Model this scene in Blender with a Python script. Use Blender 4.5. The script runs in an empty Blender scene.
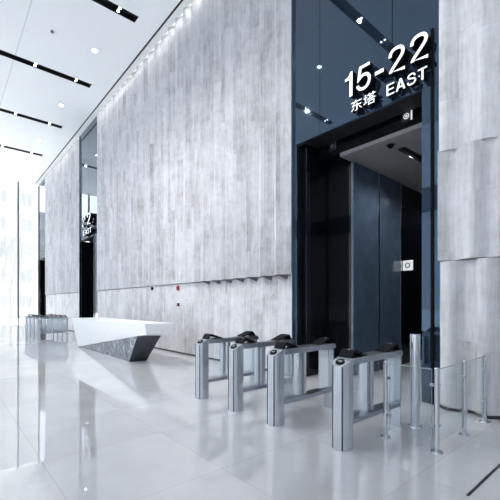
import bpy, bmesh, math, random
from mathutils import Vector, Matrix
random.seed(7)
sc = bpy.context.scene
C = sc.collection
PI = math.pi

# ------------------------------------------------------------------ helpers
def obj(name, bm, mat, parent=None, smooth=False, loc=None):
    me = bpy.data.meshes.new(name)
    bmesh.ops.recalc_face_normals(bm, faces=bm.faces[:])
    bm.to_mesh(me); bm.free()
    me.materials.append(mat)
    if smooth:
        for p in me.polygons: p.use_smooth = True
        me.set_sharp_from_angle(angle=math.radians(38))
    o = bpy.data.objects.new(name, me); C.objects.link(o)
    if parent: o.parent = parent
    if loc: o.location = loc
    return o

def thing(name, label, cat, loc=(0, 0, 0), group=None, rot=0):
    o = bpy.data.objects.new(name, None); C.objects.link(o)
    o.empty_display_size = .1
    o.location = loc; o.rotation_euler.z = rot
    tag(o, label, cat, group)
    return o

def tag(o, label=None, cat=None, group=None, kind=None):
    if label: o['label'] = label
    if cat: o['category'] = cat
    if group: o['group'] = group
    if kind: o['kind'] = kind
    return o

def struct(name, bm, mat, parent=None, smooth=False):
    o = obj(name, bm, mat, parent, smooth)
    if not parent: o['kind'] = 'structure'
    return o

def copy_tree(o, parent=None):
    c = o.copy(); C.objects.link(c)
    if parent: c.parent = parent
    for ch in list(o.children): copy_tree(ch, c)
    return c

def BM(): return bmesh.new()

def box(bm, x0, x1, y0, y1, z0, z1, bev=0):
    vs = [bm.verts.new((x, y, z)) for x in (x0, x1) for y in (y0, y1) for z in (z0, z1)]
    fs = [(0, 1, 3, 2), (4, 6, 7, 5), (0, 4, 5, 1), (2, 3, 7, 6), (0, 2, 6, 4), (1, 5, 7, 3)]
    faces = [bm.faces.new([vs[i] for i in f]) for f in fs]
    if bev:
        es = list({e for f in faces for e in f.edges})
        bmesh.ops.bevel(bm, geom=es, offset=bev, segments=2, affect='EDGES', profile=.5)
    return bm

def prism(bm, pts, axis, a0, a1):
    """polygon in the two other axes, extruded along axis from a0 to a1"""
    def P(p, a):
        return {'x': (a, p[0], p[1]), 'y': (p[0], a, p[1]), 'z': (p[0], p[1], a)}[axis]
    A = [bm.verts.new(P(p, a0)) for p in pts]; B = [bm.verts.new(P(p, a1)) for p in pts]
    n = len(pts)
    bm.faces.new(A); bm.faces.new(B[::-1])
    for i in range(n):
        bm.faces.new((A[i], A[(i + 1) % n], B[(i + 1) % n], B[i]))
    return bm

def cyl(bm, c, r, z0, z1, n=24, r1=None):
    r1 = r if r1 is None else r1
    A = [bm.verts.new((c[0] + r * math.cos(2 * PI * i / n), c[1] + r * math.sin(2 * PI * i / n), z0)) for i in range(n)]
    B = [bm.verts.new((c[0] + r1 * math.cos(2 * PI * i / n), c[1] + r1 * math.sin(2 * PI * i / n), z1)) for i in range(n)]
    bm.faces.new(A[::-1]); bm.faces.new(B)
    for i in range(n): bm.faces.new((A[i], A[(i + 1) % n], B[(i + 1) % n], B[i]))
    return bm

def rod(bm, p, q, r0, r1=None, n=8):
    r1 = r0 if r1 is None else r1
    p = Vector(p); q = Vector(q); d = (q - p).normalized()
    a = d.orthogonal().normalized(); b = d.cross(a)
    A = [bm.verts.new(p + (a * math.cos(2 * PI * i / n) + b * math.sin(2 * PI * i / n)) * r0) for i in range(n)]
    B = [bm.verts.new(q + (a * math.cos(2 * PI * i / n) + b * math.sin(2 * PI * i / n)) * r1) for i in range(n)]
    bm.faces.new(A[::-1]); bm.faces.new(B)
    for i in range(n): bm.faces.new((A[i], A[(i + 1) % n], B[(i + 1) % n], B[i]))
    return bm

# ------------------------------------------------------------------ materials
class N:
    def __init__(s, name):
        s.m = bpy.data.materials.new(name); s.m.use_nodes = True
        s.t = s.m.node_tree; s.t.nodes.clear()
        s.out = s.t.nodes.new('ShaderNodeOutputMaterial')
    def n(s, typ, **kw):
        nd = s.t.nodes.new(typ)
        for k, v in kw.items():
            if k[0] == '_': setattr(nd, k[1:], v)
            else: nd.inputs[k].default_value = v
        return nd
    def l(s, a, b): s.t.links.new(a, b)
    def math(s, op, a, b=None, c=None):
        nd = s.t.nodes.new('ShaderNodeMath'); nd.operation = op
        for i, v in enumerate((a, b, c)):
            if v is None: continue
            if isinstance(v, (int, float)): nd.inputs[i].default_value = v
            else: s.l(v, nd.inputs[i])
        return nd.outputs[0]
    def pos(s):
        g = s.n('ShaderNodeNewGeometry')
        x = s.n('ShaderNodeSeparateXYZ'); s.l(g.outputs['Position'], x.inputs[0])
        return g.outputs['Position'], x.outputs[0], x.outputs[1], x.outputs[2]
    def comb(s, x, y, z):
        c = s.t.nodes.new('ShaderNodeCombineXYZ')
        for i, v in enumerate((x, y, z)):
            if isinstance(v, (int, float)): c.inputs[i].default_value = v
            else: s.l(v, c.inputs[i])
        return c.outputs[0]
    def ramp(s, fac, stops):
        r = s.t.nodes.new('ShaderNodeValToRGB'); s.l(fac, r.inputs[0])
        el = r.color_ramp.elements
        while len(el) < len(stops): el.new(.5)
        for e, (p, c) in zip(el, stops):
            e.position = p; e.color = (*c, 1)
        return r.outputs[0]

def simple(name, col, rough=.5, metal=0, ior=1.5, noise=0, nscale=8, tint=None, emis=None, coat=0):
    k = N(name)
    p = k.n('ShaderNodeBsdfPrincipled', **{'Base Color': (*col, 1), 'Roughness': rough, 'Metallic': metal, 'IOR': ior})
    if tint: p.inputs['Specular Tint'].default_value = (*tint, 1)
    if coat: p.inputs['Coat Weight'].default_value = coat
    if emis:
        p.inputs['Emission Color'].default_value = (*emis[0], 1); p.inputs['Emission Strength'].default_value = emis[1]
    if noise:
        tc = k.n('ShaderNodeTexCoord')
        nz = k.n('ShaderNodeTexNoise', Scale=nscale, Detail=4.0)
        k.l(tc.outputs['Object'], nz.inputs['Vector'])
        lo = tuple(max(0, c * (1 - noise)) for c in col); hi = tuple(min(1, c * (1 + noise)) for c in col)
        k.l(k.ramp(nz.outputs['Fac'], [(.3, lo), (.7, hi)]), p.inputs['Base Color'])
    k.l(p.outputs[0], k.out.inputs[0])
    return k.m

def stone_mat():
    k = N('vein_cut_stone')
    P, x, y, z = k.pos()
    col = k.math('FLOOR', k.math('MULTIPLY', k.math('ADD', x, 60.0), 1 / .2575))
    wn = k.n('ShaderNodeTexWhiteNoise', _noise_dimensions='1D'); k.l(col, wn.inputs['W'])
    zo = k.math('ADD', z, k.math('MULTIPLY', wn.outputs['Value'], 5.0))
    row = k.math('FLOOR', k.math('DIVIDE', zo, 2.3))
    wn2 = k.n('ShaderNodeTexWhiteNoise', _noise_dimensions='2D'); k.l(k.comb(col, row, 0), wn2.inputs['Vector'])
    tone = wn2.outputs['Value']
    # streaks that run up each slab, shifted per slab
    sv = k.comb(k.math('ADD', k.math('MULTIPLY', x, 11.0), k.math('MULTIPLY', tone, 31.0)), 0, k.math('MULTIPLY', z, .55))
    n1 = k.n('ShaderNodeTexNoise', Scale=1.0, Detail=5.0, Roughness=.62); k.l(sv, n1.inputs['Vector'])
    sv2 = k.comb(k.math('MULTIPLY', x, 52.0), 0, k.math('MULTIPLY', z, 2.2))
    n2 = k.n('ShaderNodeTexNoise', Scale=1.0, Detail=4.0, Roughness=.6); k.l(sv2, n2.inputs['Vector'])
    n3 = k.n('ShaderNodeTexNoise', Scale=1.3, Detail=5.0, Roughness=.65); k.l(P, n3.inputs['Vector'])
    n4 = k.n('ShaderNodeTexNoise', Scale=6.0, Detail=6.0, Roughness=.65); k.l(P, n4.inputs['Vector'])
    f = k.math('ADD', k.math('MULTIPLY', tone, .17), k.math('MULTIPLY', n1.outputs['Fac'], .55))
    f = k.math('ADD', f, k.math('MULTIPLY', n2.outputs['Fac'], .40))
    f = k.math('ADD', f, k.math('MULTIPLY', n3.outputs['Fac'], .52))
    f = k.math('ADD', f, k.math('MULTIPLY', n4.outputs['Fac'], .36))
    # mean is about .13+.275+.14+.21+.06 = .815
    c = k.ramp(k.math('SUBTRACT', f, .50), [(.22, (.23, .23, .24)), (.37, (.405, .408, .425)), (.53, (.54, .545, .57)), (.74, (.66, .67, .70))])
    # pits, the odd hole in the travertine
    v = k.n('ShaderNodeTexVoronoi', Scale=1.0); k.l(k.comb(k.math('MULTIPLY', x, 5.0), 0, k.math('MULTIPLY', z, 2.2)), v.inputs['Vector'])
    # joints between the slabs of one column
    fr = k.math('FRACT', k.math('DIVIDE', zo, 2.3))
    j = k.math('LESS_THAN', fr, .006)
    fx = k.math('FRACT', k.math('MULTIPLY', k.math('ADD', x, 60.0), 1 / .2575))
    jx = k.math('LESS_THAN', fx, .03)
    jj = k.math('MULTIPLY', k.math('MAXIMUM', k.math('MULTIPLY', j, .4), k.math('MULTIPLY', jx, .9)), .3)
    mx = k.n('ShaderNodeMix', _data_type='RGBA'); k.l(jj, mx.inputs[0]); k.l(c, mx.inputs[6]); mx.inputs[7].default_value = (.2, .2, .21, 1)
    p = k.n('ShaderNodeBsdfPrincipled', Roughness=.5, IOR=1.4)
    k.l(mx.outputs[2], p.inputs['Base Color'])
    bp = k.n('ShaderNodeBump', Strength=.35, Distance=.01); k.l(k.math('ADD', n1.outputs['Fac'], n2.outputs['Fac']), bp.inputs['Height']); k.l(bp.outputs[0], p.inputs['Normal'])
    k.l(p.outputs[0], k.out.inputs[0])
    return k.m

def floor_mat():
    k = N('polished_stone_floor')
    P, x, y, z = k.pos()
    S = 1.3
    tx = k.math('DIVIDE', k.math('ADD', x, 2.84 + 130), S); ty = k.math('DIVIDE', k.math('ADD', y, -.785 + 130), S)
    cell = k.comb(k.math('FLOOR', tx), k.math('FLOOR', ty), 0)
    wn = k.n('ShaderNodeTexWhiteNoise', _noise_dimensions='2D'); k.l(cell, wn.inputs['Vector'])
    off = k.n('ShaderNodeVectorMath', _operation='ADD'); k.l(P, off.inputs[0])
    sc_ = k.n('ShaderNodeVectorMath', _operation='SCALE'); k.l(wn.outputs['Color'], sc_.inputs[0]); sc_.inputs['Scale'].default_value = 40
    k.l(sc_.outputs[0], off.inputs[1])
    n1 = k.n('ShaderNodeTexNoise', Scale=.9, Detail=6.0, Roughness=.6, Distortion=.8); k.l(off.outputs[0], n1.inputs['Vector'])
    f = k.math('ADD', k.math('MULTIPLY', n1.outputs['Fac'], .8), k.math('MULTIPLY', wn.outputs['Value'], .14))
    c = k.ramp(f, [(.25, (.44, .455, .48)), (.5, (.49, .505, .53)), (.75, (.54, .555, .58))])
    fx = k.math('FRACT', tx); fy = k.math('FRACT', ty)
    w = .0032
    j = k.math('MAXIMUM', k.math('LESS_THAN', fx, w), k.math('LESS_THAN', fy, w))
    mx = k.n('ShaderNodeMix', _data_type='RGBA'); k.l(k.math('MULTIPLY', j, .5), mx.inputs[0]); k.l(c, mx.inputs[6]); mx.inputs[7].default_value = (.16, .17, .19, 1)
    p = k.n('ShaderNodeBsdfPrincipled', Roughness=.012, IOR=2.9)
    k.l(mx.outputs[2], p.inputs['Base Color'])
    # each tile lies a hair out of level
    n2 = k.n('ShaderNodeTexNoise', Scale=.7, Detail=2.0); k.l(P, n2.inputs['Vector'])
    bp = k.n('ShaderNodeBump', Strength=.05, Distance=.02); k.l(n2.outputs['Fac'], bp.inputs['Height']); k.l(bp.outputs[0], p.inputs['Normal'])
    k.l(p.outputs[0], k.out.inputs[0])
    return k.m

def ceiling_mat():
    k = N('white_ceiling_panels')
    P, x, y, z = k.pos()
    fy = k.math('FRACT', k.math('DIVIDE', k.math('ADD', y, 100 - 2.17 + 2.6 * 40), 2.6))
    fx = k.math('FRACT', k.math('DIVIDE', k.math('ADD', x, 240 + 9.1), 4.8))
    j = k.math('MAXIMUM', k.math('LESS_THAN', k.math('ABSOLUTE', k.math('SUBTRACT', y, 2.17)), .012), k.math('LESS_THAN', k.math('ABSOLUTE', k.math('SUBTRACT', y, -1.7)), .012))
    mx = k.n('ShaderNodeMix', _data_type='RGBA'); k.l(k.math('MULTIPLY', j, .45), mx.inputs[0])
    mx.inputs[6].default_value = (.84, .86, .88, 1); mx.inputs[7].default_value = (.3, .32, .35, 1)
    p = k.n('ShaderNodeBsdfPrincipled', Roughness=.6)
    k.l(mx.outputs[2], p.inputs['Base Color']); k.l(p.outputs[0], k.out.inputs[0])
    return k.m

def glass_mat(name, tint, refl=1.0, veil=0.0, ior=1.5):
    k = N(name)
    tr = k.n('ShaderNodeBsdfTransparent', Color=(*tint, 1))
    gl = k.n('ShaderNodeBsdfGlossy', Roughness=.01, Color=(1, 1, 1, 1))
    fr = k.n('ShaderNodeFresnel', IOR=ior)
    m1 = k.n('ShaderNodeMixShader'); k.l(k.math('MULTIPLY', fr.outputs[0], refl), m1.inputs[0]); k.l(tr.outputs[0], m1.inputs[1]); k.l(gl.outputs[0], m1.inputs[2])
    o = m1.outputs[0]
    if veil:
        tl = k.n('ShaderNodeBsdfTranslucent', Color=(.9, .93, .95, 1))
        m2 = k.n('ShaderNodeMixShader'); m2.inputs[0].default_value = veil
        k.l(o, m2.inputs[1]); k.l(tl.outputs[0], m2.inputs[2]); o = m2.outputs[0]
    k.l(o, k.out.inputs[0])
    return k.m

def steel_mat(name, col, rough, brush=True):
    k = N(name)
    p = k.n('ShaderNodeBsdfPrincipled', **{'Base Color': (*col, 1), 'Metallic': 1.0, 'Roughness': rough})
    if brush:
        tc = k.n('ShaderNodeTexCoord'); mp = k.n('ShaderNodeMapping'); mp.inputs['Scale'].default_value = (60, 60, 1)
        k.l(tc.outputs['Object'], mp.inputs[0])
        nz = k.n('ShaderNodeTexNoise', Scale=1.0, Detail=2.0); k.l(mp.outputs[0], nz.inputs['Vector'])
        k.l(k.math('ADD', k.math('MULTIPLY', nz.outputs['Fac'], .02), rough - .01), p.inputs['Roughness'])
    k.l(p.outputs[0], k.out.inputs[0])
    return k.m

def emit_mat(name, col, s):
    k = N(name); e = k.n('ShaderNodeEmission', Color=(*col, 1), Strength=s); k.l(e.outputs[0], k.out.inputs[0]); return k.m

def reflection_metal():  # noise colours painted in for the floor and wall reflections
    k = N('polished_metal_painted_reflections')
    P, x, y, z = k.pos()
    n1 = k.n('ShaderNodeTexNoise', Scale=3.2, Detail=6.0, Roughness=.7, Distortion=1.2); k.l(P, n1.inputs['Vector'])
    c = k.ramp(n1.outputs['Fac'], [(.38, (.06, .07, .095)), (.52, (.16, .18, .215)), (.66, (.42, .45, .49))])
    p = k.n('ShaderNodeBsdfPrincipled', Roughness=.22, Metallic=.55)
    k.l(c, p.inputs['Base Color']); k.l(p.outputs[0], k.out.inputs[0])
    return k.m

M = dict(
    stone=stone_mat(), floor=floor_mat(), ceil=ceiling_mat(),
    plain=simple('plain_grey_plaster', (.6, .62, .64), .7, noise=.06),
    black=simple('matt_black_metal', (.008, .009, .012), .5, noise=.3),
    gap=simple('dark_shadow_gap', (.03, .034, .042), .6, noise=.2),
    mirror=simple('dark_blue_mirror_glass', (.012, .020, .034), .02, ior=2.0, tint=(.5, .72, 1.0), noise=.05, nscale=.7),
    lobbyglass=simple('black_lobby_glass', (.004, .005, .008), .03, ior=1.5, noise=.2),
    lobbypanel=simple('slate_blue_lobby_panel', (.07, .105, .155), .16, ior=1.7, noise=.15, nscale=3),
    lobbyceil=simple('grey_lobby_ceiling', (.22, .22, .235), .7, noise=.05),
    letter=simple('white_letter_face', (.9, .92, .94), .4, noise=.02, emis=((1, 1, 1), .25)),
    letterside=simple('black_letter_return', (.005, .006, .008), .7, ior=1.15, noise=.2),
    steel=steel_mat('brushed_stainless_steel', (.60, .63, .67), .24, False),
    steeldark=steel_mat('dark_brushed_steel', (.38, .41, .46), .3, False),
    chrome=steel_mat('polished_steel_tube', (.62, .65, .69), .16, False),
    reader=simple('satin_black_plastic', (.006, .007, .01), .55, ior=1.15, noise=.2),
    white=simple('white_solid_surface', (.86, .88, .9), .3, noise=.015),
    deskend=simple('dark_anodised_panel', (.05, .057, .075), .3, metal=.3, noise=.12),
    reflmetal=reflection_metal(),
    glass=glass_mat('clear_panel_glass', (.955, .975, .98), .4),
    facade=glass_mat('facade_glass', (.97, .985, .99), .6, .05),  # the veil whitens the view outside to imitate haze
    tinted=glass_mat('tinted_facade_glass', (.46, .48, .505), .6, .05),
    paleglass=glass_mat('pale_blue_glass', (.86, .9, .93), .5, .35),
    shade=simple('dark_grey_pleat_shadow', (.10, .105, .12), .7, noise=.15),
    gedge=simple('green_grey_glass_edge', (.30, .36, .37), .25, noise=.05),
    jamb=steel_mat('blue_grey_steel', (.42, .49, .58), .2, False),
    mullion=simple('grey_mullion_metal', (.16, .19, .23), .4, metal=.4, noise=.1),
    lamp=emit_mat('lit_lamp_lens', (1, .98, .95), 14),
    cove=emit_mat('lit_cove_strip', (1, .99, .97), .9),
    red=simple('red_plastic', (.5, .02, .025), .4, noise=.1),
    ground=simple('pale_paving', (.62, .63, .63), .8, noise=.1, nscale=.5),
    bldg=simple('pale_render_wall', (.185, .19, .193), .8, noise=.05, nscale=.4),
    bwin=simple('pale_window_glass', (.10, .11, .115), .6, noise=.1, nscale=.5),
    bframe=simple('white_window_frame', (.24, .245, .245), .6, noise=.03),
    bark=simple('grey_bark', (.12, .12, .118), .9, noise=.3, nscale=6),
    leaf=simple('pale_green_leaves', (.10, .125, .09), .7, noise=.4, nscale=3),
)

# ------------------------------------------------------------------ dimensions
WY = 5.9          # stone wall line
CZ = 11.0         # ceiling
XL, XR = -32.6, 9.0
YB = -7.2

# ------------------------------------------------------------------ the shell
bm = BM(); box(bm, XL - .3, XR + .3, YB - .3, 16, -.3, 0); struct('floor', bm, M['floor'])

# ceiling with open slots over the lighting troughs
SLOT_X = [-1.9, -6.7, -11.5, -16.3, -21.1, -25.9]
SW = .17
SY0, SY1 = -3.6, 4.95
bm = BM()
edges = [XL - .2]
for s in sorted(SLOT_X): edges += [s - SW, s + SW]
edges.append(XR + .3)
for i in range(len(edges) - 1):
    a, b = edges[i], edges[i + 1]
    if i % 2 == 0: box(bm, a, b, YB - .2, 5.66, CZ, CZ + .25)
    else:
        box(bm, a, b, YB - .2, SY0, CZ, CZ + .25); box(bm, a, b, SY1, 5.66, CZ, CZ + .25)
struct('ceiling', bm, M['ceil'])
bm = BM(); box(bm, XL - .2, XR, 5.66, 5.74, CZ + .03, CZ + .25); struct('trim_1', bm, M['black'])      # black shadow gap along the ceiling edge
bm = BM(); box(bm, XL - .2, XR, 5.74, 6.3, CZ, CZ + .25); struct('trim_2', bm, M['ceil'])

# pleated stone wall
def tri(x, p=.515, x0=-5.74):
    t = ((x - x0) / p) % 1.0
    return 1 - abs(2 * t - 1) * 1.0 if False else (1 - 2 * abs(t - round(t)))
def saw_pts(xa, xb, A, p=.515, x0=-5.74):
    xs = {round(xa, 4), round(xb, 4)}
    k0 = math.ceil((xa - x0) / (p / 2)); k1 = math.floor((xb - x0) / (p / 2))
    for k in range(k0, k1 + 1): xs.add(round(x0 + k * p / 2, 4))
    return [(x, WY - (A(x) if callable(A) else A) * tri(x, p, x0)) for x in sorted(xs)]
def wave_pts(xa, xb, A, p=.515, x0=-1.86, n=12):
    m = max(2, int((xb - xa) / p * n))
    return [(x, WY - A * (.5 + .5 * math.cos(2 * PI * (x - x0) / p))) for x in [xa + (xb - xa) * i / m for i in range(m + 1)]]
def wall_piece(name, pts, z0, z1, mat, yb=6.25, smooth=False, dy=0):
    bm = BM()
    poly = [(x, y + dy) for x, y in pts] + [(pts[-1][0], yb), (pts[0][0], yb)]
    prism(bm, poly, 'z', z0, z1)
    return struct(name, bm, mat, smooth=smooth)

TOP = 10.8; J = 2.25
def amp_up(x): return .11 + .09 * max(0, min(1, (x + 12) / 3.5))
def amp_low(x): return .006
def low_pts(xa, xb):
    n = int((xb - xa) / .25)
    xs = [xa + (xb - xa) * i / n for i in range(n + 1)]
    return [(x, WY + .05 * max(0, min(1, (x + 10) / 1.5))) for x in xs]      # the lower slabs step back towards the near portal
for xa, xb in ((-29.69, -21.45), (-18.36, -5.45)):
    up = wall_piece('wall_back', saw_pts(xa, xb, amp_up), J + .012, TOP, M['stone'])
    for k in range(-6, 1):            # dark wedges modelled as the shadows the pleats cast on the lower slabs
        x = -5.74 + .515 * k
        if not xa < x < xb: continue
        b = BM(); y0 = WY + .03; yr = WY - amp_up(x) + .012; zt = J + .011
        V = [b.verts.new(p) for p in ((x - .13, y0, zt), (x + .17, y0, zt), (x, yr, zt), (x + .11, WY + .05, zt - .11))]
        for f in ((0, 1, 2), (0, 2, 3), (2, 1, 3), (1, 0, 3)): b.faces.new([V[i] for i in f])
        obj('shadow_wedge', b, M['shade'], up)
    wall_piece('wall_back', low_pts(xa, xb), .05, J - .006, M['stone'])
    wall_piece('baseboard_back', low_pts(xa, xb), 0, .05, M['gap'], dy=.01)
# right of the main portal the pleats are rounded waves that shift at each course
xa, xb = -2.31, XR
wall_piece('wall_back', wave_pts(xa, xb, .16, x0=-1.86), J + .012, 3.93, M['stone'], smooth=True)
wall_piece('wall_back', wave_pts(xa, xb, .10, p=.515, x0=-1.74), 3.93, TOP, M['stone'], smooth=True)
wall_piece('wall_back', wave_pts(xa, xb, .14, p=.46, x0=-1.70), .05, J - .006, M['stone'], smooth=True)
wall_piece('baseboard_back', wave_pts(xa, xb, .14, p=.46, x0=-1.70), 0, .05, M['gap'], dy=.012)
for xa, xb in ((-29.69, -21.45), (-18.36, -5.45), (-2.31, XR)):
    bm = BM(); box(bm, xa, xb, 6.02, 6.35, TOP - .3, CZ); struct('wall_back', bm, M['plain'])
    c = obj('cove_light', box(BM(), xa + .02, xb - .02, 5.965, 6.015, CZ - .06, CZ - .005), M['cove'])
    tag(c, 'lit cove strip above the stone wall ' + {-29.69: 'between the two far elevator portals', -18.36: 'between the reception desk portal and the near portal', -2.31: 'right of the near elevator portal'}[xa], 'cove light', 'cove light strips along the wall top')

# other walls, mostly out of frame
bm = BM(); box(bm, XR, XR + .3, YB - .3, 6.4, 0, CZ); struct('wall_right', bm, M['plain'])

# glazed end of the hall (far left)
bm = BM(); box(bm, XL - .02, XL, YB, WY + .1, .02, CZ); w1 = struct('window_1', bm, M['facade'])
ys = [4.57 - 2.4 * i for i in range(5)]
for y in ys:
    obj('mullion', box(BM(), XL - .06, XL + .09, y - .055, y + .055, .01, CZ - .02), M['mullion'], w1)
obj('sill', box(BM(), XL - .08, XL + .1, YB, WY, .001, .03), M['white'], w1)
# glazed long side behind the camera
bm = BM(); box(bm, XL, XR, YB - .02, YB, .02, 6.4); w2 = struct('window_2', bm, M['tinted'])
bm = BM(); box(bm, XL, XR, YB - .02, YB, 7.6, CZ); w3 = struct('window_3', bm, M['tinted'])
bm = BM(); box(bm, XL, XR, YB - .25, YB + .15, 6.4, 7.6); struct('trim_3', bm, M['mullion'])
for i in range(14):
    x = XR - .3 - 3.1 * i
    obj('mullion', box(BM(), x - .06, x + .06, YB - .1, YB + .12, .01, 6.4), M['mullion'], w2)
    obj('mullion', box(BM(), x - .06, x + .06, YB - .1, YB + .12, 7.6, CZ), M['mullion'], w3)

# ------------------------------------------------------------------ ceiling fittings
order = ['', 'nearest lighting slot in view, cut off at the top of the photo', 'second lighting slot back, its end nearest the stone wall in plain view',
         'third lighting slot back along the ceiling', 'fourth lighting slot back, farthest one towards the glazing']
names = {-1.9: 'black ceiling lighting slot overhead beyond the top of the photo',
         -6.7: 'black ceiling lighting slot seen only mirrored in the dark panel behind the 15-22 sign',
         -11.5: 'black ceiling lighting slot nearest in view, its tip at the top of the photo',
         -16.3: 'black ceiling lighting slot second in view, below the top one at the left edge',
         -21.1: 'black ceiling lighting slot third in view, with two small lights',
         -25.9: 'black ceiling lighting slot farthest away, shortest of the four at left'}
for s in SLOT_X:
    t = thing('ceiling_lighting_slot', names[s], 'lighting slot', (s, (SY0 + SY1) / 2, CZ), 'black lighting slots in the ceiling')
    L = (SY1 - SY0) / 2
    bm = BM()
    box(bm, -SW + .004, SW - .004, -L + .004, L - .004, .16, .2)
    box(bm, -SW + .004, -SW + .02, -L + .004, L - .004, .002, .16); box(bm, SW - .02, SW - .004, -L + .004, L - .004, .002, .16)
    box(bm, -SW + .02, SW - .02, -L + .004, -L + .02, .002, .16); box(bm, -SW + .02, SW - .02, L - .02, L - .004, .002, .16)
    obj('trough', bm, M['black'], t)
    for i in range(6):
        y = 4.36 - 1.5 * i - (SY0 + SY1) / 2
        for dx in (-.07, .07):
            h = obj('spotlight', cyl(BM(), (0, 0), .06, .03, .17, 16), M['gap'], t, True, loc=(dx, y, 0))
            obj('lens', cyl(BM(), (0, 0), .038, .018, .031, 16), M['lamp'], h)
DL = {-13.9: 'round ceiling downlight between the two nearest black slots in view', -18.75: 'round ceiling downlight between the second and third black slots in view',
      -23.6: 'round ceiling downlight between the third and farthest black slots', -9.05: 'round ceiling downlight beyond the top of the photo'}
for x in (-13.9, -18.75, -23.6, -9.05):
    for y in (4.37, .5):
        if y == .5 and x != -9.05: continue
        if y == 4.37 and x == -9.05: continue
        t = thing('downlight', DL[x] if y == 4.37 else 'round ceiling downlight mirrored as a bright dot in the dark panel left of the sign', 'downlight', (x, y, CZ), 'round downlights in the ceiling')
        obj('trim_ring', cyl(BM(), (0, 0), .12, -.012, 0, 28), M['white'], t, True)
        obj('lens', cyl(BM(), (0, 0), .085, -.02, -.011, 28), M['lamp'], t)
t = thing('smoke_detector', 'tiny round smoke detector on the white ceiling left of the nearest downlight', 'smoke detector', (-13.87, 2.94, CZ))
obj('base', cyl(BM(), (0, 0), .05, -.02, 0, 20), M['mullion'], t, True); obj('sensor', cyl(BM(), (0, 0), .04, -.06, -.02, 20, .05), M['mullion'], t, True)

# ------------------------------------------------------------------ elevator portals
PY = 5.955
def portal(x0, x1, label, ox0, ox1, otop, seams, far=False):
    t = thing('elevator_portal', label, 'elevator portal', ((x0 + x1) / 2, PY, 0), 'dark mirrored elevator portals in the stone wall')
    cx = (x0 + x1) / 2
    def part(name, mat, *b):
        bb = BM()
        box(bb, b[0] - cx, b[1] - cx, b[2] - PY, b[3] - PY, b[4], b[5], b[6] if len(b) > 6 else 0)
        return obj(name, bb, mat, t)
    xs = [x0 + .0] + seams + [x1 - .0]
    g = .006
    for a, b in zip(xs, xs[1:]):
        part('upper_panel', M['mirror'], a + g, b - g, PY, PY + .05, otop, CZ)
    part('side_panel', M['mirror'], x0 + .002, ox0, PY, PY + .05, .005, otop - .006)
    part('side_panel', M['mirror'], ox1, x1 - .002, PY, PY + .05, .005, otop - .006)
    part('backing', M['gap'], x0 + .01, x1 - .01, PY + .055, PY + .12, otop + .01, CZ)
    part('jamb_lining', M['jamb'], x0 + .001, x0 + .018, WY - .005, PY - .002, .005, CZ - .05)
    part('jamb_lining', M['jamb'], x1 - .018, x1 - .001, WY - .005, PY - .002, .005, CZ - .05)
    part('soffit', M['black'], ox0 + .16, ox1, PY + .05, PY + .5, otop, otop + .05)
    part('edge_fin', M['letterside'], ox1 + .145, ox1 + .19, PY - .022, PY - .001, .005, 5.98)
    return t, part

p1, part1 = portal(-5.45, -2.31, 'large dark mirrored elevator portal at right, with the sign 15-22 EAST above its opening', -5.35, -2.632, 5.10, [-4.71, -3.14])
p2, part2 = portal(-21.45, -18.36, 'dark elevator portal in the middle distance, above the white reception desk', -21.43, -19.12, 5.10, [-20.0])
p3, part3 = portal(-32.5, -29.69, 'farthest dark elevator portal, at the end of the wall beside the glazing', -32.47, -30.3, 5.10, [-31.0])
for p, pt, a, b in ((p2, part2, -21.4, -19.12), (p3, part3, -32.47, -30.3)):
    pt('lobby_back', M['lobbyglass'], a - .1, b + .1, PY + 2.2, PY + 2.3, 0.005, 5.1)
    pt('lobby_side', M['lobbyglass'], a - .1, a - .0, PY + .06, PY + 2.2, 0.005, 5.1)
    pt('lobby_side', M['lobbyglass'], b, b + .1, PY + .06, PY + 2.2, 0.005, 5.1)
    pt('lobby_ceiling', M['black'], a - .1, b + .1, PY + .5, PY + 2.3, 5.1, 5.2)

# the near elevator lobby behind the main portal
LZ = 4.75
bm = BM(); box(bm, -5.6, -5.2, 6.12, 6.92, .005, 6.2); struct('wall_left', bm, M['lobbyglass'])
bm = BM(); box(bm, -6.4, -4.62, 6.92, 14.4, .005, 6.2); struct('wall_left', bm, M['lobbyglass'])
bm = BM(); box(bm, -2.2, -1.9, 6.4, 14.4, .005, 6.2); struct('wall_right', bm, M['lobbyglass'])
bm = BM(); box(bm, -4.6, -2.2, 14.2, 14.4, .005, 6.2); struct('wall_front', bm, M['lobbyglass'])
# lowered ceiling with a black slot
bm = BM()
box(bm, -4.60, -3.63, 6.5, 14.2, LZ, LZ + .08); box(bm, -3.45, -2.2, 6.5, 14.2, LZ, LZ + .08); box(bm, -3.63, -3.45, 6.5, 7.07, LZ, LZ + .08)
box(bm, -3.63, -3.45, 11.5, 14.2, LZ, LZ + .08)
struct('ceiling', bm, M['lobbyceil'])
bm = BM(); box(bm, -3.68, -3.40, 7.0, 11.6, LZ + .1, LZ + .2); struct('trim_4', bm, M['black'])
bm = BM(); box(bm, -5.2, -2.2, 6.56, 6.62, LZ + .1, 6.2); struct('trim_5', bm, M['lobbyglass'])
bm = BM(); box(bm, -5.6, -1.9, 6.12, 14.4, 6.2, 6.3); struct('ceiling', bm, M['black'])
for i, (ya, yb) in enumerate(((6.93, 8.02), (8.06, 9.13))):
    p = thing('lobby_wall_panel', 'slate blue glossy panel on the elevator lobby wall, ' + ('nearer the opening' if i == 0 else 'deeper in, next to the lift icon plate'), 'wall panel', (-4.585, (ya + yb) / 2, .01), 'slate blue panels inside the elevator lobby')
    h = (yb - ya) / 2
    obj('panel_face', box(BM(), -.03, .03, -h, h - .05, 0, LZ - .02), M['lobbypanel'], p)
    obj('edge_strip', box(BM(), -.03, .035, h - .048, h, 0, LZ - .02), M['chrome'], p)
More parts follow.
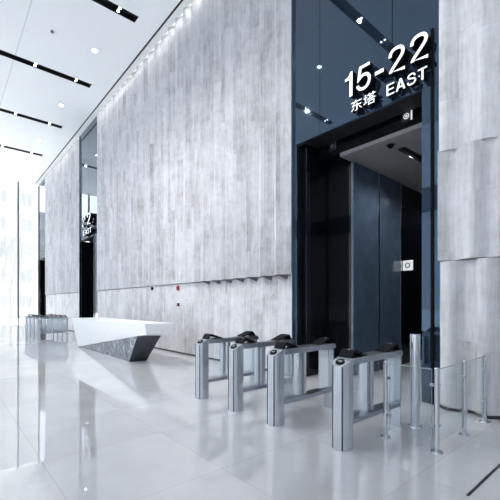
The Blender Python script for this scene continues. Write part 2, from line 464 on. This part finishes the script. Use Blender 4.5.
# icon plates: ring and bar
def icon_plate(loc, label, s=.2, mat_bg=None, dim=False):
    t = thing('lift_icon_plate', label, 'sign plate', loc, 'small square lift icon plates')
    bg = obj('plate', box(BM(), -s / 2, s / 2, 0, .02, -s / 2, s / 2, .003), mat_bg or M['gap'], t)
    m = M['letter'] if not dim else M['steeldark']
    bmr = BM()
    n = 28; r0, r1 = s * .19, s * .27
    A = []
    for y in (-.004, .0):
        for r in (r0, r1):
            A.append([bmr.verts.new((-.06 * s + r * math.cos(2 * PI * i / n), y, r * math.sin(2 * PI * i / n))) for i in range(n)])
    for i in range(n):
        j = (i + 1) % n
        bmr.faces.new((A[0][i], A[0][j], A[1][j], A[1][i])); bmr.faces.new((A[2][i], A[2][j], A[3][j], A[3][i]))
        bmr.faces.new((A[0][i], A[0][j], A[2][j], A[2][i])); bmr.faces.new((A[1][i], A[1][j], A[3][j], A[3][i]))
    obj('icon_ring', bmr, m, t)
    obj('icon_dot', box(BM(), -.06 * s - .02, -.06 * s + .02, -.004, 0, -.02, .02), m, t)
    return t, m
t, m = icon_plate((-3.16, 6.539, 5.07), 'small white lift icon under the head of the near portal, upper right', .2, M['black'])
obj('icon_bar', box(BM(), .07, .098, -.006, 0, -.1, .1), m, t)
t, m = icon_plate((-4.82, 6.539, 5.07), 'dim small lift icon high at the upper left in the near portal opening', .18, M['black'], dim=True)
obj('icon_bar', box(BM(), .062, .085, -.006, 0, -.09, .09), m, t)
t = thing('lift_icon_plate', 'white square plate with dark ring icon deep in the lobby beside a slate blue panel', 'sign plate', (-4.43, 9.2, 2.60), 'small square lift icon plates')
obj('plate', box(BM(), -.13, .13, 0, .03, -.13, .13, .004), M['letter'], t)
bmr = BM(); prism(bmr, [(.075 * math.cos(2 * PI * i / 24), .075 * math.sin(2 * PI * i / 24)) for i in range(24)], 'y', -.006, 0); obj('icon_ring', bmr, M['steeldark'], t)
bmr = BM(); prism(bmr, [(.04 * math.cos(2 * PI * i / 20), .04 * math.sin(2 * PI * i / 20)) for i in range(20)], 'y', -.01, -.005); obj('icon_dot', bmr, M['letter'], t)
# dome camera on the lobby ceiling
t = thing('dome_camera', 'small dome security camera on the grey elevator lobby ceiling', 'camera', (-3.58, 6.73, LZ))
obj('base', cyl(BM(), (0, 0), .085, -.03, 0, 24), M['steel'], t, True)
bmd = BM(); bmesh.ops.create_uvsphere(bmd, u_segments=20, v_segments=10, radius=.06, matrix=Matrix.Translation((0, 0, -.03)))
obj('dome', bmd, M['reader'], t, True)

# ------------------------------------------------------------------ raised lettering
ST = .112
def ribbon(path, w=ST, smooth=True):
    """outline of a stroke of even width along a path"""
    P = [Vector(p) for p in path]
    if smooth:
        Q = []
        for i in range(len(P) - 1):
            p0 = P[max(i - 1, 0)]; p1 = P[i]; p2 = P[i + 1]; p3 = P[min(i + 2, len(P) - 1)]
            sharp1 = (p1 - p0).length > 0 and (p1 - p0).angle(p2 - p1, 0) > .9
            sharp2 = (p3 - p2).length > 0 and (p2 - p1).angle(p3 - p2, 0) > .9
            if sharp1: p0 = p1
            if sharp2: p3 = p2
            for k in range(4):
                t = k / 4
                Q.append(.5 * ((2 * p1) + (p2 - p0) * t + (2 * p0 - 5 * p1 + 4 * p2 - p3) * t * t + (3 * p1 - p0 - 3 * p2 + p3) * t ** 3))
        Q.append(P[-1]); P = Q
    L = []; R = []
    for i, p in enumerate(P):
        a = (P[i] - P[i - 1]).normalized() if i else (P[1] - P[0]).normalized()
        b = (P[i + 1] - P[i]).normalized() if i < len(P) - 1 else a
        n = Vector((-(a + b).y, (a + b).x)).normalized()
        c = max(.45, n.dot(Vector((-a.y, a.x))))
        L.append(p + n * (w / 2 / c)); R.append(p - n * (w / 2 / c))
    return [tuple(q) for q in L + R[::-1]]
GL = {
    '1': [[(.2, 0), (.33, 0), (.33, 1), (.235, 1), (.2, .89), (.12, .825), (0, .80), (0, .70), (.2, .70)]],
    '5': [ribbon([(.57, .935), (.185, .935), (.12, .50), (.21, .57), (.33, .605), (.46, .57), (.545, .46), (.56, .34), (.53, .2), (.44, .1), (.31, .065), (.17, .1), (.085, .2), (.065, .27)])],
    '2': [ribbon([(.07, .68), (.09, .81), (.18, .905), (.32, .935), (.46, .895), (.535, .78), (.52, .65), (.43, .52), (.26, .34), (.12, .18), (.075, .065), (.60, .065)])],
    '3': [ribbon([(.07, .73), (.12, .86), (.24, .93), (.38, .925), (.49, .84), (.51, .72), (.45, .6), (.34, .535), (.24, .53), (.36, .525), (.5, .45), (.56, .32), (.52, .17), (.42, .09), (.3, .065), (.16, .1), (.08, .19), (.06, .28)])],
    '-': [[(0, .32), (.34, .32), (.34, .45), (0, .45)]],
    'E': [[(0, 0), (.60, 0), (.60, .12), (.13, .12), (.13, .45), (.55, .45), (.55, .565), (.13, .565), (.13, .88), (.59, .88), (.59, 1), (0, 1)]],
    'A': [[(0, 0), (.14, 0), (.215, .25), (.495, .25), (.57, 0), (.71, 0), (.43, 1), (.28, 1)], [(.25, .365), (.355, .76), (.46, .365)]],
    'S': [ribbon([(.57, .70), (.52, .84), (.42, .92), (.29, .94), (.16, .89), (.10, .77), (.14, .64), (.28, .56), (.43, .51), (.57, .42), (.60, .28), (.53, .14), (.41, .075), (.3, .06), (.16, .1), (.08, .2), (.06, .31)])],
    'T': [[(.25, 0), (.38, 0), (.38, .88), (.63, .88), (.63, 1), (0, 1), (0, .88), (.25, .88)]],
}
def glyph(ch):
    if ch in GL:
        c = bpy.data.curves.new('glyph', 'CURVE'); c.dimensions = '2D'; c.fill_mode = 'BOTH'
        for ol in GL[ch]:
            sp = c.splines.new('POLY'); sp.points.add(len(ol) - 1); sp.use_cyclic_u = True
            for q, p in zip(sp.points, ol): q.co = (p[0], p[1], 0, 1)
    else:
        c = bpy.data.curves.new('glyph', 'FONT'); c.body = ch; c.resolution_u = 6
    o = bpy.data.objects.new('glyph', c); C.objects.link(o)
    dg = bpy.context.evaluated_depsgraph_get()
    me = bpy.data.meshes.new_from_object(o.evaluated_get(dg))
    bpy.data.objects.remove(o); bpy.data.curves.remove(c)
    b = BM(); b.from_mesh(me); bpy.data.meshes.remove(me)
    bmesh.ops.remove_doubles(b, verts=b.verts[:], dist=1e-5)
    top = [f for f in b.faces]
    if len({round(v.co.z, 5) for v in b.verts}) > 1: raise RuntimeError(ch)
    return b
def letters(root, name, text, xa, xb, z0, h, depth, gap=.18, widths=None, only=None):
    gl = [glyph(ch) for ch in text]
    bounds = []
    for ch, b in zip(text, gl):
        xs = [v.co.x for v in b.verts]; zs = [v.co.y for v in b.verts]
        bounds.append((min(xs), max(xs), min(zs) if ord(ch) > 255 else 0, max(zs)))
    H = max(q[3] for q in bounds) - min(min(q[2] for q in bounds), 0)
    zmin = min(q[2] for q in bounds)
    s = h / H
    w = [q[1] - q[0] for q in bounds]
    g = gap * H
    tot = sum(w) + g * (len(w) - 1)
    sx = (xb - xa) / tot
    x = xa
    for ch, b, q, wi in zip(text, gl, bounds, w):
        nm = name(ch)
        face = BM()
        vm = {}
        for v in b.verts:
            vm[v] = (x + (v.co.x - q[0]) * sx, z0 + (v.co.y - zmin) * s)
        # front face plate (white) and the dark return behind it
        fv = {v: face.verts.new((vm[v][0], -depth - .006, vm[v][1])) for v in b.verts}
        fb = {v: face.verts.new((vm[v][0], -depth, vm[v][1])) for v in b.verts}
        body = BM()
        bv = {v: body.verts.new((vm[v][0], -depth, vm[v][1])) for v in b.verts}
        bb = {v: body.verts.new((vm[v][0], -.03, vm[v][1])) for v in b.verts}
        for f in b.faces:
            face.faces.new([fv[v] for v in f.verts])
            body.faces.new([bv[v] for v in f.verts]); body.faces.new([bb[v] for v in f.verts][::-1])
        for e in b.edges:
            if len(e.link_faces) == 1:
                a, c = e.verts
                face.faces.new((fv[a], fv[c], fb[c], fb[a]))
                body.faces.new((bv[a], bv[c], bb[c], bb[a]))
        o = obj(nm, body, M['letterside'], root)
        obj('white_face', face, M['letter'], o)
        # stand-off pins to the panel
        pins = BM(); xm = x + wi * sx * .5
        cands = sorted(vm.values(), key=lambda p: p[1])
        px, pz = cands[0]; qx, qz = cands[-1]
        for (ux, uz) in ((px, pz + .006), (qx, qz - .006)):
            rod(pins, (ux, -.035, uz), (ux, .0, uz), .005, n=6)
        obj('standoff_pin', pins, M['letterside'], o)
        x += wi * sx + g * sx
        b.free()
def nm(ch): return 'digit' if ch.isdigit() else ('hyphen' if ch == '-' else ('chinese_character' if ord(ch) > 255 else 'letter'))
sg = thing('elevator_sign', 'raised white lettering 15-22 EAST with black sides above the near portal opening', 'sign', (0, PY - .001, 0), 'raised elevator lettering')
letters(sg, nm, '15-22', -3.98, -2.46, 5.45, .455, .17, gap=.17)
letters(sg, nm, '东塔', -3.875, -3.375, 5.165, .205, .13, gap=.12)
letters(sg, nm, 'EAST', -3.17, -2.49, 5.165, .19, .13, gap=.12)
sg = thing('elevator_sign', 'raised lettering ending in 32 above the middle-distance portal over the desk', 'sign', (0, PY - .001, 0), 'raised elevator lettering')
letters(sg, nm, '32', -20.35, -19.0, 5.62, .62, .2, gap=.3)
letters(sg, nm, 'EAST', -20.3, -19.0, 5.22, .26, .16, gap=.2)

# ------------------------------------------------------------------ wall devices
def device(name, label, cat, loc, s, mat, mat2):
    t = thing(name, label, cat, loc)
    obj('housing', box(BM(), -s[0] / 2, s[0] / 2, -s[1], 0, -s[2] / 2, s[2] / 2, .008), mat, t)
    f = BM(); prism(f, [(s[0] * .3 * math.cos(2 * PI * i / 18), s[0] * .3 * math.sin(2 * PI * i / 18)) for i in range(18)], 'y', -s[1] - .012, -s[1]); obj('lens', f, mat2, t)
device('fire_alarm', 'small red fire alarm on the stone wall right of the reception desk', 'fire alarm', (-10.42, 5.904, 2.12), (.1, .06, .16), M['red'], M['letterside'])
device('call_point', 'small dark call point on the stone wall below the red fire alarm', 'call point', (-10.42, 5.904, 1.58), (.1, .05, .1), M['letterside'], M['red'])
device('wall_sensor', 'small black sensor on the stone wall left of the red fire alarm', 'sensor', (-12.3, 5.904, 2.16), (.12, .06, .1), M['letterside'], M['gap'])

# ------------------------------------------------------------------ turnstiles (origin: foot of the front post, lane runs along +Y)
def turnstile():
    t = thing('turnstile', 'x', 'turnstile', (0, 0, 0))
    W = .10
    # front post: rounded nose, flat sides, bevelled head
    def post_profile():
        pts = [(W * math.sin(a), .10 - W * math.cos(a)) for a in [(-PI / 2) + PI * i / 14 for i in range(15)]]
        return pts + [(W, .175), (-W, .175)]
    b = BM(); pts = post_profile()
    lo = [b.verts.new((x, y, 0)) for x, y in pts]
    def head(y): return .92 + max(0, min(1, (y - .0) / .15)) * .085
    hi = [b.verts.new((x, y, head(y))) for x, y in pts]
    b.faces.new(lo[::-1]); n = len(pts)
    for i in range(n): b.faces.new((lo[i], lo[(i + 1) % n], hi[(i + 1) % n], hi[i]))
    cv = b.verts.new((0, .12, head(.12)))
    for i in range(n): b.faces.new((hi[i], hi[(i + 1) % n], cv))
    post = obj('front_post', b, M['steel'], t, True)
    for a in (-.62, .62):     # dark grooves down the nose
        x, y = W * math.sin(a), .10 - W * math.cos(a)
        obj('groove', box(BM(), x * 1.01 - .009, x * 1.01 + .009, y * 1 - .002, y + .012, .01, .915), M['gap'], post)
    # direction display, an oval on the bevelled head
    sl = .085 / .15
    def on_head(x, v, lift): return (x, v, .92 + v * sl + lift)
    b = BM(); ring = [on_head(.052 * math.cos(2 * PI * i / 24), .068 + .04 * math.sin(2 * PI * i / 24), .012) for i in range(24)]
    base = [(p[0], p[1], p[2] - .02) for p in ring]
    A = [b.verts.new(p) for p in ring]; B = [b.verts.new(p) for p in base]
    b.faces.new(A); b.faces.new(B[::-1])
    for i in range(24): b.faces.new((B[i], B[(i + 1) % 24], A[(i + 1) % 24], A[i]))
    disp = obj('direction_display', b, M['reader'], post)
    b = BM()
    for poly in ([(-.028, .062), (.004, .062), (.004, .074), (-.028, .074)], [(.002, .048), (.03, .068), (.002, .088)]):
        A = [b.verts.new(on_head(x, v, .0135)) for x, v in poly]; b.faces.new(A)
    obj('arrow', b, M['chrome'], disp)
    # rear post
    b = BM(); pr = [(-.09, 1.255), (.09, 1.255)] + [(.09 * math.cos(a), 1.275 + .045 * math.sin(a)) for a in [PI * i / 10 for i in range(11)]]
    prism(b, pr, 'z', 0, .93); obj('rear_post', b, M['steel'], t, True)
    # top rail with rounded rear corner
    b = BM()
    prof = [(.14, .925), (1.29, .925)] + [(1.275 + .045 * math.cos(a), .955 + .045 * math.sin(a)) for a in [-.5 + (PI / 2 + .5) * i / 6 for i in range(7)]] + [(.14, 1.0)]
    prism(b, prof, 'x', -.092, .092); obj('top_rail', b, M['steeldark'], t)
    obj('bottom_rail', box(BM(), -.08, .08, .17, 1.26, .265, .318, .004), M['steeldark'], t)
    for y in (.52, .625):
        obj('middle_post', box(BM(), -.05, .05, y, y + .055, .318, .925, .006), M['steel'], t)
    g = obj('glass_infill', box(BM(), -.006, .006, .18, .515, .335, .92), M['glass'], t)
    for z in (.48, .8):
        obj('clamp', box(BM(), -.025, .025, .172, .205, z - .022, z + .022, .004), M['reader'], g)
    obj('glass_infill', box(BM(), -.006, .006, 1.02, 1.25, .33, .92), M['paleglass'], t)
    # arched card readers
    def reader(flip):
        outer = [(0, 0), (.05, .075), (.085, .09), (.125, .08), (.36, .0)]
        inner = [(.29, 0), (.12, .052), (.085, .058), (.066, .05), (.04, 0)]
        pts = outer + inner
        if flip: pts = [(.36 - y, z) for y, z in pts]
        b = BM(); prism(b, pts, 'x', -.085, .085)
        y0 = .155 if not flip else .90
        r = obj('card_reader', b, M['reader'], t, loc=(0, y0, .998))
        yc = .085 if not flip else .275
        obj('status_light', box(BM(), -.012, .012, yc - .01, yc + .01, .086, .093), M['steel'], r)
    reader(False); reader(True)
    return t
proto = turnstile()
TX = [(-2.37, 'nearest and largest steel turnstile, beside the glass fence'), (-3.42, 'steel turnstile second from the glass fence'),
      (-4.27, 'steel turnstile third from the glass fence'), (-5.19, 'steel turnstile farthest from the glass fence, at the left end of the near row')]
for i, (x, lab) in enumerate(TX):
    o = proto if i == 0 else copy_tree(proto)
    o.location = (x, 3.28, 0); tag(o, lab, 'turnstile', 'near row of turnstiles')
FX = [(-18.4, 'far turnstile nearest the reception desk, behind its left end'), (-19.3, 'far turnstile second from the reception desk'), (-20.2, 'far turnstile third from the reception desk'), (-21.1, 'leftmost far turnstile, closest to the bright glazing')]
for x, lab in FX:
    o = copy_tree(proto); o.location = (x, 3.24, 0); tag(o, lab, 'turnstile', 'far row of turnstiles')

# ------------------------------------------------------------------ glass fence
def fence_post():
    t = thing('fence_post', 'x', 'fence post')
    obj('tube', cyl(BM(), (0, 0), .026, .012, .90, 20), M['chrome'], t, True)
    obj('cap', cyl(BM(), (0, 0), .027, .90, .915, 20, .02), M['chrome'], t, True)
    obj('base_flange', cyl(BM(), (0, 0), .065, 0, .014, 24, .058), M['steel'], t, True)
    return t
fp = fence_post()
FP = [((-2.225, 4.06), 'steel glass-fence post beside the nearest turnstile'), ((-1.64, 4.07), 'steel glass-fence post at the front corner, nearest and tallest in view'),
      ((-1.635, 4.86), 'steel glass-fence post midway between the front corner and the wall'), ((-1.64, 5.62), 'steel glass-fence post standing closest to the stone wall')]
for i, ((x, y), lab) in enumerate(FP):
    o = fp if i == 0 else copy_tree(fp)
    o.location = (x, y, 0); tag(o, lab, 'fence post', 'posts of the glass fence')
def pane(a, b, lab):
    a = Vector((*a, 0)); b = Vector((*b, 0)); d = (b - a); L = d.length; ang = math.atan2(d.y, d.x)
    t = thing('glass_fence_panel', lab, 'glass panel', ((a + b) / 2)[:], 'panels of the glass fence', ang)
    h = L / 2 - .05
    obj('pane', box(BM(), -h, h, -.005, .005, .1, .89), M['glass'], t)
    eb = BM(); box(eb, -h, h, -.006, .006, .886, .893); obj('polished_edge', eb, M['gedge'], t)
    for sx in (-1, 1):
        obj('polished_edge', box(BM(), min(sx * h, sx * (h - .004)), max(sx * h, sx * (h - .004)), -.006, .006, .1, .886), M['gedge'], t)
        for z in (.28, .72):
            obj('clamp', box(BM(), min(sx * (h - .02), sx * (h + .022)), max(sx * (h - .02), sx * (h + .022)), -.014, .014, z - .016, z + .016, .004), M['steeldark'], t)
pane(FP[0][0], FP[1][0], 'clear glass fence panel facing the hall between the turnstile and the front corner post')
pane(FP[1][0], FP[2][0], 'clear glass fence panel running back from the front corner post')
pane(FP[2][0], FP[3][0], 'clear glass fence panel ending beside the stone wall')
t = thing('steel_bollard', 'tall round steel bollard behind the glass fence, right of the nearest turnstile', 'bollard', (-2.165, 4.70, 0))
obj('tube', cyl(BM(), (0, 0), .063, .02, 1.2, 32), M['steel'], t, True); obj('cap', cyl(BM(), (0, 0), .063, 1.2, 1.21, 32, .061), M['chrome'], t, True)
obj('base_flange', cyl(BM(), (0, 0), .09, 0, .02, 32, .085), M['chrome'], t, True)

# ------------------------------------------------------------------ reception desk
t = thing('reception_desk', 'white faceted reception desk with a dark undercut end, in the middle of the hall', 'reception desk', (-11.5, 4.2, 0))
def hull(verts, faces, name, mat, parent):
    b = BM(); vs = [b.verts.new((x + 11.5, y - 4.2, z)) for x, y, z in verts]
    for f in faces: b.faces.new([vs[i] for i in f])
    return obj(name, b, mat, parent)
A = (-14.5, 3.72, 1.08); B = (-8.5, 3.86, 1.10); Cc = (-8.5, 3.914, .845); D = (-14.55, 3.95, .0)
A2 = (-14.35, 4.75, 1.08); B2 = (-8.5, 4.66, 1.10); C2 = (-8.5, 4.66, .80); D2 = (-14.55, 4.6, .0)
hull([A, B, Cc, D, A2, B2, C2, D2], [(0, 3, 2, 1), (4, 5, 6, 7), (0, 1, 5, 4), (1, 2, 6, 5), (2, 3, 7, 6), (3, 0, 4, 7)], 'white_body', M['white'], t)
E = (-9.8, 3.99, 0); F = (-9.76, 4.50, 0); G = (-14.5, 4.55, 0); D0 = (-14.5, 3.97, 0.0)
H = (-9.12, 3.945, .755); I = (-8.90, 4.52, .775)
Dt = (-14.5, 3.97, .012); Gt = (-14.5, 4.55, .012)
hull([D0, E, H], [(0, 1, 2)], 'front_facet', M['reflmetal'], t) if False else None
b_ = hull([D0, E, H, (-14.4, 4.3, 0), (-9.8, 4.3, 0), (-9.2, 4.3, .73)], [(0, 1, 2), (3, 5, 4), (0, 3, 4, 1), (1, 4, 5, 2), (2, 5, 3, 0)], 'reflection_facet', M['reflmetal'], t)
b_['label'] = 'polished metal facet with painted reflections under the white body'
e_ = hull([E, F, I, H, (-9.95, 4.03, 0), (-9.95, 4.48, 0), (-9.2, 4.5, .73), (-9.3, 3.97, .715)], [(0, 1, 2, 3), (4, 7, 6, 5), (0, 4, 5, 1), (1, 5, 6, 2), (2, 6, 7, 3), (3, 7, 4, 0)], 'end_panel', M['deskend'], t)
e_['label'] = 'dark slanting end panel'
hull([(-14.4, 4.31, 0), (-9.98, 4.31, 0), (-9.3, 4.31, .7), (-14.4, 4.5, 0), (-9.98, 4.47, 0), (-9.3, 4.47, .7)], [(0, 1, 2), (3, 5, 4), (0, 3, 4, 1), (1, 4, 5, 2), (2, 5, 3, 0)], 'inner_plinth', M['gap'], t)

# floor slot in front of the fence
o = obj('floor_slot', box(BM(), -1.112, -1.088, 3.34, 6.6 - .75, .0005, .003), M['black'])
tag(o, 'dark narrow slot in the pale floor running towards the wall at lower right', 'floor slot')

# ------------------------------------------------------------------ outside
bm = BM(); box(bm, -160, 60, -120, 120, -.6, -.35); struct('ground', bm, M['ground'])
def building(x, y0, y1, h, lab, floors, cols):
    t = thing('pale_building', lab, 'building', (x, (y0 + y1) / 2, -.35), 'pale buildings across the street')
    w = y1 - y0
    obj('wall', box(BM(), -14, 0, -w / 2, w / 2, 0, h), M['bldg'], t)
    obj('cornice', box(BM(), -.1, .5, -w / 2 - .3, w / 2 + .3, h, h + .7), M['bldg'], t)
    for f in range(floors):
        obj('string_course', box(BM(), .0, .12, -w / 2, w / 2, 4.0 + f * 3.5, 4.2 + f * 3.5), M['bframe'], t)
        for c in range(cols):
            yc = -w / 2 + w * (c + .5) / cols; z = 1.3 + f * 3.5
            fr = obj('window', box(BM(), -.05, .08, yc - .75, yc + .75, z, z + 2.1), M['bframe'], t)
            for s in (-1, 1):
                obj('pane', box(BM(), .06, .09, yc + s * .36 - .3, yc + s * .36 + .3, z + .12, z + 1.98), M['bwin'], fr)
building(-58, 4.6, 16.6, 27, 'pale rendered building seen faintly through the glazing at the left, behind the mullion', 7, 4)
building(-84, -26, 2, 20, 'pale building farther off at the left edge of the view through the glazing', 5, 7)

def tree(loc, h, lab, leafy, seed, spread=1.0):
    rnd = random.Random(seed)
    t = thing('street_tree', lab, 'tree', loc, 'trees outside the glazing')
    tr = BM(); br = BM(); lf = BM()
    rod(tr, (0, 0, 0), (0, 0, h * .36), .16, .12, 10)
    def grow(p, d, L, r, lev):
        q = p + d * L
        rod(br, p, q, r, r * .62, 6)
        if lev == 0:
            if leafy:
                for _ in range(10):
                    c = q + Vector((rnd.gauss(0, .35), rnd.gauss(0, .35), rnd.gauss(0, .35)))
                    n = Vector((rnd.gauss(0, 1), rnd.gauss(0, 1), rnd.gauss(0, 1))).normalized(); a = n.orthogonal().normalized() * .13; b2 = n.cross(a).normalized() * .07
                    vs = [lf.verts.new(c + v) for v in (a, b2, -a, -b2)]; lf.faces.new(vs)
            return
        for k in range(3):
            nd = (d + Vector((rnd.uniform(-1, 1), rnd.uniform(-1, 1), rnd.uniform(-.1, .8))) * .75 * spread).normalized()
            grow(q, nd, L * rnd.uniform(.62, .85), r * .6, lev - 1)
    for k in range(5):
        a = 2 * PI * k / 5 + rnd.random()
        grow(Vector((0, 0, h * .36 - .05 - .3 * (k % 3))), Vector((math.cos(a) * .6, math.sin(a) * .6, 1)).normalized(), h * .2, .08, 4 if not leafy else 3)
    obj('trunk', tr, M['bark'], t, True); obj('branches', br, M['bark'], t)
    if leafy: obj('foliage', lf, M['leaf'], t)
tree((-41, 5.1, -.35), 9.5, 'bare-branched tree outside the glazing just left of the mullion', False, 3)
tree((-47, 10.4, -.35), 8.0, 'leafy pale green tree outside, right of the mullion', True, 5)
tree((-52, 1.5, -.35), 7.0, 'small leafy tree outside at the far left edge', True, 8)

# ------------------------------------------------------------------ light
w = bpy.data.worlds.new('overcast_sky'); sc.world = w; w.use_nodes = True
nt = w.node_tree; bg = nt.nodes['Background']
bg.inputs[0].default_value = (.93, .96, 1.0, 1); bg.inputs[1].default_value = 2.8

for s, tx in ((-11.5, -7.0), (-16.3, -8.2)):
    lt = bpy.data.lights.new('accent_spotlight', 'SPOT'); lt.energy = 1000; lt.spot_size = math.radians(50); lt.spot_blend = 1; lt.shadow_soft_size = .06; lt.color = (1, .98, .96)
    lo = bpy.data.objects.new('accent_spotlight', lt); C.objects.link(lo); lo.location = (s, -1.64, CZ - .02)
    lo.rotation_euler = (Vector((tx, WY, 1.6)) - lo.location).to_track_quat('-Z', 'Y').to_euler()
for xa, xb in ((-29.69, -21.45), (-18.36, -5.45), (-2.31, 3.0)):
    for k in range(-60, 20):
        wx = -5.4825 + .515 * k
        if not xa + .1 < wx < xb - .1: continue
        lt = bpy.data.lights.new('wall_washer', 'SPOT'); lt.energy = 17; lt.spot_size = math.radians(80); lt.spot_blend = .8; lt.shadow_soft_size = .02; lt.color = (1, .97, .93)
        lo = bpy.data.objects.new('wall_washer', lt); C.objects.link(lo); lo.location = (wx, 5.69, CZ - .005)
for y in (7.7, 10.2):  # added fill that brightens the lobby panels, no fitting modelled
    lt = bpy.data.lights.new('lobby_fill', 'SPOT'); lt.energy = 70; lt.spot_size = math.radians(150); lt.spot_blend = .8; lt.shadow_soft_size = .05
    lo = bpy.data.objects.new('lobby_fill', lt); C.objects.link(lo); lo.location = (-3.54, y, LZ + .02)
bounce_sun = bpy.data.lights.new('bounce_sun', 'SUN'); bounce_sun.energy = 17; bounce_sun.angle = math.radians(2); bounce_sun.color = (1, .97, .93)  # unseen sun, added so its bounce off the floor lifts the ceiling
so = bpy.data.objects.new('bounce_sun', bounce_sun); C.objects.link(so)
el = math.radians(63)
so.rotation_euler = Vector((.06, math.cos(el), -math.sin(el))).to_track_quat('-Z', 'Y').to_euler()
for s in SLOT_X:
    for y in (4.36, 1.36, -1.64):
        lt = bpy.data.lights.new('slot_spotlight', 'SPOT'); lt.energy = {-1.9: 560, -6.7: 620, -11.5: 520, -16.3: 260, -21.1: 120, -25.9: 120}[s] if y < 0 else 12; lt.spot_size = math.radians(154); lt.spot_blend = .5; lt.shadow_soft_size = .06; lt.color = (1, .98, .96)
        lo = bpy.data.objects.new('slot_spotlight', lt); C.objects.link(lo); lo.location = (s, y, CZ - .02)
# ------------------------------------------------------------------ camera
cam = bpy.data.cameras.new('camera'); co = bpy.data.objects.new('camera', cam); C.objects.link(co)
co.location = (0, 0, 1.6)
a = math.radians(40.7)
co.rotation_euler = Vector((-math.cos(a), math.sin(a), 0)).to_track_quat('-Z', 'Y').to_euler()
cam.sensor_width = 36; cam.lens = 36 * 361 / 500; cam.shift_y = 54 / 500
cam.clip_end = 500
sc.camera = co
vs = sc.view_settings
vs.view_transform = 'Standard'; vs.look = 'None'; vs.gamma = 1; vs.use_curve_mapping = False
vs.exposure = 0.67
sc.cycles.transparent_max_bounces = 24
